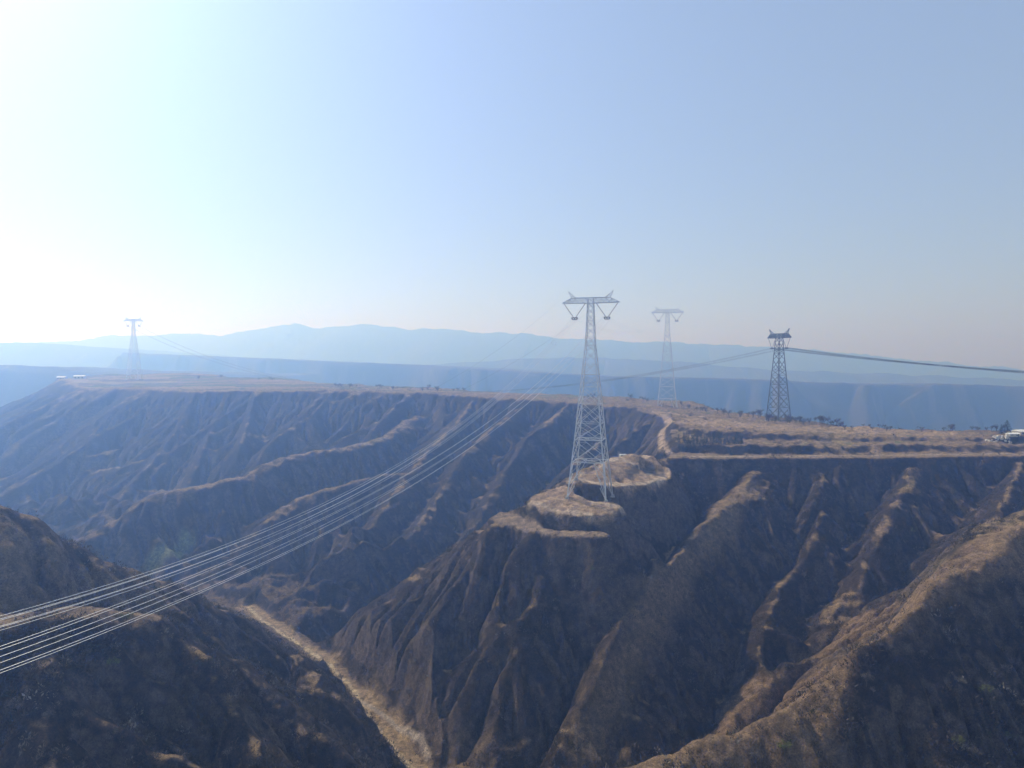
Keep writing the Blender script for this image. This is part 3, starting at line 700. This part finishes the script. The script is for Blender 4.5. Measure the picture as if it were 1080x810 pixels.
# ------------------------------------------------------------------ wires
def sagcurve(a, b, sag, n=60, ext=0):
    t = np.linspace(0, 1, n)[:, None]; p = a + (b - a) * t; p[:, 2] -= (4 * sag * t * (1 - t))[:, 0]; return p
def bundle(curve, rad, n, r, label, every=55, ph=0.3, group='conductor bundles', mt='wire'):
    mid = curve[0]; root = empty('conductor_bundle', mid); tag(root, label, 'power line', group)
    curve = curve - mid; T = np.gradient(curve, axis=0); T /= np.linalg.norm(T, axis=1)[:, None]
    a = np.cross(T, [0, 0, 1.]); a /= np.linalg.norm(a, axis=1)[:, None]; b = np.cross(a, T)
    offs = [(rad * math.cos(ph + 2 * math.pi * k / n), rad * math.sin(ph + 2 * math.pi * k / n)) for k in range(n)]
    for ox, oz in offs:
        m = MB(); m.tube(curve + a * ox + b * oz, r, 5); m.build('conductor', M[mt], root, True)
    s = np.concatenate([[0], np.cumsum(np.linalg.norm(np.diff(curve, axis=0), axis=1))])
    if every:
        for q in np.arange(every * .6, s[-1], every):
            i = min(int(np.searchsorted(s, q)), len(s) - 1); m = MB()
            pts = [curve[i] + a[i] * ox + b[i] * oz for ox, oz in offs]
            for k in range(n): m.bar(pts[k], pts[(k + 1) % n], .045)
            m.build('spacer', M['steel_dark'], root)
    return root
DIR = np.array([-.45, -.893])
def fit(start, cons, tmax, n=120):
    ts = [0]; zs = [start[2]]
    for px, py in cons:
        u = (px - 540) / F; t = (start[0] - u * start[1]) / (-DIR[0] + u * -DIR[1] * -1 * -1) if False else (start[0] - u * start[1]) / (-DIR[0] + u * DIR[1] * 1)
        y = start[1] + DIR[1] * t; w = (405 - py) / F; z = (-SP + w * CP) / (CP + w * SP) * y; ts.append(t); zs.append(z)
    co = np.polyfit(ts, zs, 2); t = np.linspace(0, tmax, n)
    print('fit', ts, zs, co)
    return np.stack([start[0] + DIR[0] * t, start[1] + DIR[1] * t, np.polyval(co, t)], 1)
wa, wb = world_pt(t1, y1[0]), world_pt(t1, y1[1])
bundle(fit(wa, [(400, 505), (0, 656)], 640), 1.5, 6, .040, 'upper white bundle of wires sweeping across the gorge from the nearest pylon', ph=.12)
bundle(fit(wb, [(400, 524), (0, 694)], 640), 2.5, 6, .040, 'lower white bundle of wires sweeping across the gorge, closest to the camera', ph=.45)
for k, (hx, cons, lab) in enumerate(((horns1[0], [(300, 480), (0, 568)], 'thin upper earth wire crossing the left hilltop above the conductor bundles'), (horns1[1], [(300, 488), (0, 579)], 'thin lower earth wire crossing the left hilltop just above the conductor bundles'))):
    m = MB(); m.tube(fit(world_pt(t1, hx), cons, 640), .020, 5); o = m.build('earth_wire', M['steel_dark'], None, True); tag(o, lab, 'wire', 'earth wires')
# near pylon to the plateau pylon
for a_, lab in ((0, 'left bundle sagging between the nearest pylon and the slim grey pylon'), (1, 'right bundle sagging between the nearest pylon and the slim grey pylon')):
    bundle(sagcurve(world_pt(t1, y1[a_]), world_pt(t2, y1[a_]), 12, 40), 1.1, 4, .022, lab, 0)
# line through the dark pylon; wires coloured dark to look backlit
e3 = [world_pt(t3, q) for q in y3]; e4 = [world_pt(t4, q) for q in y1]
for k in (0, 1):
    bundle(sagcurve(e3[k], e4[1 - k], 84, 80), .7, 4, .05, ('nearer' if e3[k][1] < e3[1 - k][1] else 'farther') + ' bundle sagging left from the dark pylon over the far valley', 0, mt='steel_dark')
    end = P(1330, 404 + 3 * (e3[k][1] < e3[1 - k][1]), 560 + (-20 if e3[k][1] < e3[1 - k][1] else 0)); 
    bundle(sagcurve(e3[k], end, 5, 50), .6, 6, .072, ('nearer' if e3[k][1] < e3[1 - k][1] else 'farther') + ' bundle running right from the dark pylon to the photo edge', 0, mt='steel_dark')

# ------------------------------------------------------------------ trees
def leaf_cloud(centers, rad, n, size, flat=1.0, seed=0):
    g = np.random.default_rng(seed); V = []; k = g.integers(0, len(centers), n); ctr = np.asarray(centers)[k]; rd = np.asarray(rad)[k]
    d = g.normal(size=(n, 3)); d /= np.linalg.norm(d, axis=1)[:, None]; d[:, 2] *= flat
    p = ctr + d * (rd * g.random(n) ** .45)[:, None]
    a = g.normal(size=(n, 3)); a /= np.linalg.norm(a, axis=1)[:, None]; b = np.cross(a, g.normal(size=(n, 3))); b /= np.linalg.norm(b, axis=1)[:, None]
    s = size * g.uniform(.5, 1.3, n)[:, None]; V = np.stack([p - a * s, p + b * s * .5, p + a * s, p - b * s * .5], 1)
    return V.reshape(-1, 3)
def bare_tree(h, seed, leafmat=None, n=260, name='bare_tree'):
    g = random.Random(seed); root = empty(name, (0, 0, 0)); tr = MB(); tr.tube([(0,0,-.6),(0.05*h,0,h*.3),(0,.03*h,h*.55)], .035*h, 6, .015*h); tr.build('trunk', M['bark'], root)
    b = MB(); cs = []; rs = []
    for k in range(9):
        th = g.uniform(0, 6.28); L = h * g.uniform(.25, .42); z0 = h * g.uniform(.28, .55); st = np.array([.03*h, .02*h, z0])
        en = st + np.array([math.cos(th) * L * .75, math.sin(th) * L * .75, L * .8]); b.tube([st, (st + en) / 2 + [0, 0, -.03*h], en], .012*h, 4, .005*h); cs.append(en); rs.append(h * g.uniform(.12, .22))
        for q in range(4):
            e2 = en + np.array([g.uniform(-1, 1), g.uniform(-1, 1), g.uniform(.1, 1)]) * h * .17; b.tube([(st + en) / 2, e2], .006*h, 3, .003*h)
    b.build('branch', M['bark'], root)
    V = leaf_cloud(cs, rs, n, h * .035, .9, seed); link_mesh('crown', V, np.arange(len(V)).reshape(-1, 4), leafmat or M['twig'], root); return root
def conifer(h, seed, n=340, slim=.22):
    root = empty('conifer', (0, 0, 0)); tr = MB(); tr.tube([(0,0,-.6),(0,0,h*.9)], .02*h, 6, .004*h); tr.build('trunk', M['bark'], root)
    g = np.random.default_rng(seed); t = g.random(n) ** .8; r = (1 - t) * slim * h * g.uniform(.4, 1.1, n) + .02 * h; th = g.uniform(0, 6.28, n)
    p = np.stack([np.cos(th) * r, np.sin(th) * r, h * (.08 + .92 * t) - r * .3], 1); rad = np.stack([np.cos(th), np.sin(th), 0 * th - .35], 1); s = (h * .05 * g.uniform(.6, 1.3, n) * (1.3 - t))[:, None]
    tan = np.stack([-np.sin(th), np.cos(th), g.uniform(-.4, .4, n)], 1)
    V = np.stack([p - rad * s, p + tan * s * .55, p + rad * s * 1.2, p - tan * s * .55], 1).reshape(-1, 3)
    link_mesh('crown', V, np.arange(len(V)).reshape(-1, 4), M['evergreen'], root); return root
def put(proto, used, x, y, sc, label, cat, group):
    o = proto if not used else copy_tree(proto); o.location = (x, y, H1(x, y) - .1); o.scale = (sc * random.uniform(.9, 1.15),) * 2 + (sc,); o.rotation_euler.z = random.uniform(0, 6.28)
    for k in ('label', 'category', 'group'):
        if k in o: del o[k]
    tag(o, label, cat, group); return o
class Kind:
    def __init__(s, protos): s.p = protos; s.u = [False] * len(protos)
    def put(s, x, y, sc, label, cat, group):
        k = random.randrange(len(s.p)); o = put(s.p[k], s.u[k], x, y, sc, label, cat, group); s.u[k] = True; return o
    def finish(s):
        for k, u in enumerate(s.u):
            if not u:
                for ch in list(s.p[k].children): bpy.data.objects.remove(ch)
                bpy.data.objects.remove(s.p[k])
bare = Kind([bare_tree(8, 11 + i) for i in range(4)]); con = Kind([conifer(8, 31 + i) for i in range(3)]); green = Kind([bare_tree(7, 51 + i, M['olive'], 420, 'olive_tree') for i in range(3)])
# conifer rows on the terrace above the road
G_ = 'young conifers planted in rows on the terrace above the road'
for row, (ya, yb, D0) in enumerate(((453, 455, 610), (458, 459, 600), (461.5, 462, 592))):
    for i in range(15):
        x = 716 + i * 4.6 + row * 1.5 + random.uniform(-1, 1); p = P(x, ya, D0 + random.uniform(-2, 2)); con.put(p[0], p[1], random.uniform(.75, 1.1), 'young dark conifer in the planted rows on the terrace above the road', 'conifer', G_)
# bare belt behind the field around the dark pylon
G_ = 'bare trees in the belt behind the field'
for i in range(64):
    x = 715 + 175 * random.random() ** .9; D0 = np.interp(x, [715, 760, 820, 890], [930, 830, 745, 700]) + random.uniform(-14, 30); p = P(x, 440, D0); bare.put(p[0], p[1], random.uniform(.7, 1.25), 'leafless grey tree in the belt between the field and the far valley', 'tree', G_)
G_ = 'trees along the far rim of the plateau'
for i in range(44):
    x = random.choice([random.uniform(352, 505), random.uniform(352, 470), random.uniform(205, 300), random.uniform(610, 690)]); D0 = np.interp(x, [150, 290, 360, 420, 560, 640, 720], [1560, 1430, 1260, 1200, 1120, 1080, 1020]) - random.uniform(0, 60)
    p = P(x, 410, D0); bare.put(p[0], p[1], random.uniform(.6, 1.3), 'small distant tree along the rim of the hazy plateau fields', 'tree', G_)
G_ = 'bare trees along the right field edge'
for i in range(26):
    x = random.uniform(890, 1080); p = P(x, 452, np.interp(x, [890, 1080], [668, 650]) + random.uniform(-6, 12)); bare.put(p[0], p[1], random.uniform(.35, .75) if x < 1000 else random.uniform(.55, 1.0), 'leafless small tree on the right rim of the field, left of the white roof', 'tree', G_)
# lone evergreens
for (x, D0, s, lab) in ((1062, 632, 1.6, 'round dark evergreen beside the white roofed shed at the right edge'), (1056, 636, 1.1, 'shorter evergreen just left of the round dark one by the shed'), (699, 575, 1.35, 'dark evergreen at the bend of the road behind the upper earth pad'), (694, 572, .9, 'low evergreen left of the dark one at the road bend')):
    p = P(x, 455, D0); con.put(p[0], p[1], s, lab, 'tree', None).scale[0] *= 1.9
# yellow green trees on the slopes
for (x, y, s, lab) in ((624, 609, .7, 'pale yellow green tree alone on the slope under the tower spur'), (964, 566, .75, 'yellow green tree on the dark slope above the near right spur'), (1067, 790, .9, 'bright yellow green bush in the bottom right corner'), (119, 712, .7, 'pale olive tree low on the left hill, below the wires'), (133, 662, .8, 'yellowish tree on the left hill right under the wires'), (827, 798, .8, 'green bush at the foot of the near right spur'), (1040, 738, .8, 'olive tree on the shaded face above the corner bush'), (440, 562, .9, 'small green tree in the shaded gorge left of the tower spur'), (1010, 790, .7, 'dull olive bush left of the bright corner bush')):
    q = hits([(x, y)])[0]; green.put(q[0], q[1], s, lab, 'tree', None)
G_ = 'larger bare trees on the near slopes'
hp_ = []
while len(hp_) < 150:
    x = random.uniform(0, 1080); y = random.uniform(560, 808)
    hp_.append((x, y))
hq = hits(hp_)
for q in hq:
    if q[1] > 650 or cov_at(np.array([q[0]]), np.array([q[1]]))[0] < .45: continue
    bare.put(q[0], q[1], random.uniform(.4, .75), 'leafless grey tree standing above the scrub on a near slope', 'tree', G_)
for k in (bare, con, green): k.finish()

# ------------------------------------------------------------------ buildings and site things
def house(name, x, y, rz, L, W, Hh, label, cat='house', gable=1.6, wins=3):
    root = empty(name, (x, y, H1(x, y) - .2), rz); tag(root, label, cat)
    b = MB(); b.box((0, 0, Hh / 2), (L, W, Hh)); b.build('wall', M['wall'], root)
    b = MB(); o = .5; V = [(-L/2-o,-W/2-o,Hh+.003),(L/2+o,-W/2-o,Hh+.003),(L/2+o,W/2+o,Hh+.003),(-L/2-o,W/2+o,Hh+.003),(-L/2-o,0,Hh+gable),(L/2+o,0,Hh+gable)]
    b.add(V, [(0,1,5,4),(2,3,4,5),(3,2,1,0),(0,4,3),(1,2,5)]); b.build('roof', M['roof'], root)
    for k in range(wins):
        b = MB(); b.box((-L/2 + L*(k+.5)/wins, -W/2-.03, Hh*.55), (L/wins*.4, .12, Hh*.35)); b.build('window', M['glasswin'], root)
    b = MB(); b.box((L*.5-.9-.2, -W/2-.05, 1.1), (.9, .14, 2.1)); b.build('door', M['steel_dark'], root)
p = P(1085, 460, 622); house('farm_shed', p[0], p[1], R(12), 26, 9, 3.2, 'long low shed with a pale roof at the right edge of the plateau', 'shed', 1.4, 5)
p = P(1072, 461, 612); house('farm_shed', p[0] - 4, p[1] - 1, R(4), 9, 5, 2.4, 'small pale shed in front of the long one, left end of the yard', 'shed', .8, 2)
for i, (x, D0, s) in enumerate(((65, 1500, 16), (84, 1480, 20))):
    p = P(x, 396, D0); house('farmhouse', p[0], p[1], R(10), s, 9, 6, ['far small white farmhouse left of the hazy pylon', 'far wider white farmhouse just left of the hazy pylon'][i], 'house', 2, 3)
q = P(657, 481, 524)
def cabin(x, y, rz, s, lab):
    root = empty('site_cabin', (x, y, H1(x, y)), rz); tag(root, lab, 'cabin', 'site cabins')
    b = MB(); b.box((0,0,1.35*s), (5*s, 2.4*s, 2.5*s)); b.build('body', M['panel'], root); b = MB(); b.box((0,0,2.68*s), (5.3*s,2.7*s,.14)); b.build('roof', M['roof'], root)
    b = MB(); b.box((-1.2*s,-1.22*s,1.5*s), (1.2*s,.06,.9*s)); b.build('window', M['glasswin'], root); b = MB(); b.box((1.2*s,-1.22*s,1.15*s), (.9*s,.06,2.0*s)); b.build('door', M['steel_dark'], root)
cabin(q[0], q[1], R(8), .9, 'white site cabin at the back of the upper earth pad behind the nearest pylon')
q = P(692, 486, 528); cabin(q[0], q[1], R(-20), .7, 'smaller white site cabin beside the sunken yard of the upper earth pad')
for i in range(34):
    x = random.uniform(1040, 1068); q = P(x, 463, random.uniform(600, 612)); g = np.random.default_rng(i); b = MB(); s = g.uniform(.5, 1.4)
    import itertools
    V = np.array(list(itertools.product((-1, 1), repeat=3)), float) * g.uniform(.5, 1, (8, 3)) * s
    b.add(V, [(0,1,3,2),(4,6,7,5),(0,4,5,1),(2,3,7,6),(0,2,6,4),(1,5,7,3)]); o = b.build('rubble_block', M['rubble']); o.location = (q[0], q[1], H1(q[0], q[1]) + s * .25); tag(o, 'pale block in the rubble heap on the rim left of the sheds', 'block', 'rubble heap on the plateau rim')

# ------------------------------------------------------------------ haze
hz = MB(); x0, x1, y0, y1_ = float(X.min()) - 50, float(X.max()) + 50, -400.0, 13700.0; z0, z1 = ZMIN - 1.5, max(float(Z.max()), 60) + 12
hz.box(((x0+x1)/2, (y0+y1_)/2, (z0+z1)/2), (x1-x0, y1_-y0, z1-z0))
mh = bpy.data.materials.new('haze'); mh.use_nodes = True; nt = mh.node_tree; nt.nodes.remove(nt.nodes['Principled BSDF'])
pv = nt.nodes.new('ShaderNodeVolumePrincipled'); pv.inputs['Color'].default_value = (.25, .46, 1.0, 1); pv.inputs['Density'].default_value = .00058; pv.inputs['Absorption Color'].default_value = (1, 1, 1, 1)
pv.inputs['Density Attribute'].default_value = ''; pv.inputs['Anisotropy'].default_value = .70
nt.links.new(pv.outputs[0], nt.nodes['Material Output'].inputs['Volume'])
try: mh.cycles.homogeneous_volume = True
except Exception as e: print(e)
ho = hz.build('haze', mh); tag(ho, kind='stuff'); ho['label'] = 'pale blue haze filling the valleys and fading the far ranges'; ho['category'] = 'haze'

# ------------------------------------------------------------------ light, sky, camera
SUN_EL, SUN_AZ = R(39), R(-45)         # in front of the camera, to the left
S = bpy.context.scene
w = bpy.data.worlds.new('World'); S.world = w; w.use_nodes = True; nt = w.node_tree
sky = nt.nodes.new('ShaderNodeTexSky'); sky.sky_type = 'NISHITA'; sky.sun_disc = False; sky.sun_elevation = SUN_EL; sky.sun_rotation = SUN_AZ
sky.altitude = 1200; sky.air_density = .7; sky.dust_density = 1.3; sky.ozone_density = 1.4
mxs = nt.nodes.new('ShaderNodeMix'); mxs.data_type = 'RGBA'; mxs.inputs[0].default_value = .42; mxs.inputs[7].default_value = (3.7, 5.0, 6.8, 1)   # thin even veil of high haze over the clear sky
tn = nt.nodes.new('ShaderNodeVectorMath'); tn.operation = 'MULTIPLY'; tn.inputs[1].default_value = (1.15, .97, .95); nt.links.new(sky.outputs[0], tn.inputs[0]); nt.links.new(tn.outputs[0], mxs.inputs[6]); nt.links.new(mxs.outputs[2], nt.nodes['Background'].inputs[0]); nt.nodes['Background'].inputs[1].default_value = .13
sl = bpy.data.lights.new('sun', 'SUN'); sl.energy = 4.2; sl.angle = R(.55); sl.color = (1, .93, .84); so = bpy.data.objects.new('sun', sl); C.objects.link(so)
from mathutils import Vector
dv = Vector((math.sin(SUN_AZ) * math.cos(SUN_EL), math.cos(SUN_AZ) * math.cos(SUN_EL), math.sin(SUN_EL)))
so.rotation_euler = dv.to_track_quat('Z', 'Y').to_euler(); so.location = dv * 500
cam = bpy.data.cameras.new('camera'); co = bpy.data.objects.new('camera', cam); C.objects.link(co); S.camera = co
cam.sensor_width = 36; cam.lens = F / 1080 * 36; cam.clip_start = .5; cam.clip_end = 60000
co.location = (0, 0, 0); co.rotation_euler = (math.pi / 2 - PITCH, 0, 0)
S.view_settings.view_transform = 'Standard'; S.view_settings.look = 'None'; S.view_settings.gamma = 1; S.view_settings.exposure = .05
S.render.engine = 'CYCLES'; cy = S.cycles
cy.use_denoising = True
try: cy.denoiser = 'OPENIMAGEDENOISE'
except Exception: pass
cy.max_bounces = 5; cy.diffuse_bounces = 2; cy.glossy_bounces = 2; cy.transmission_bounces = 1; cy.volume_bounces = 3; cy.transparent_max_bounces = 4
cy.sample_clamp_indirect = 4
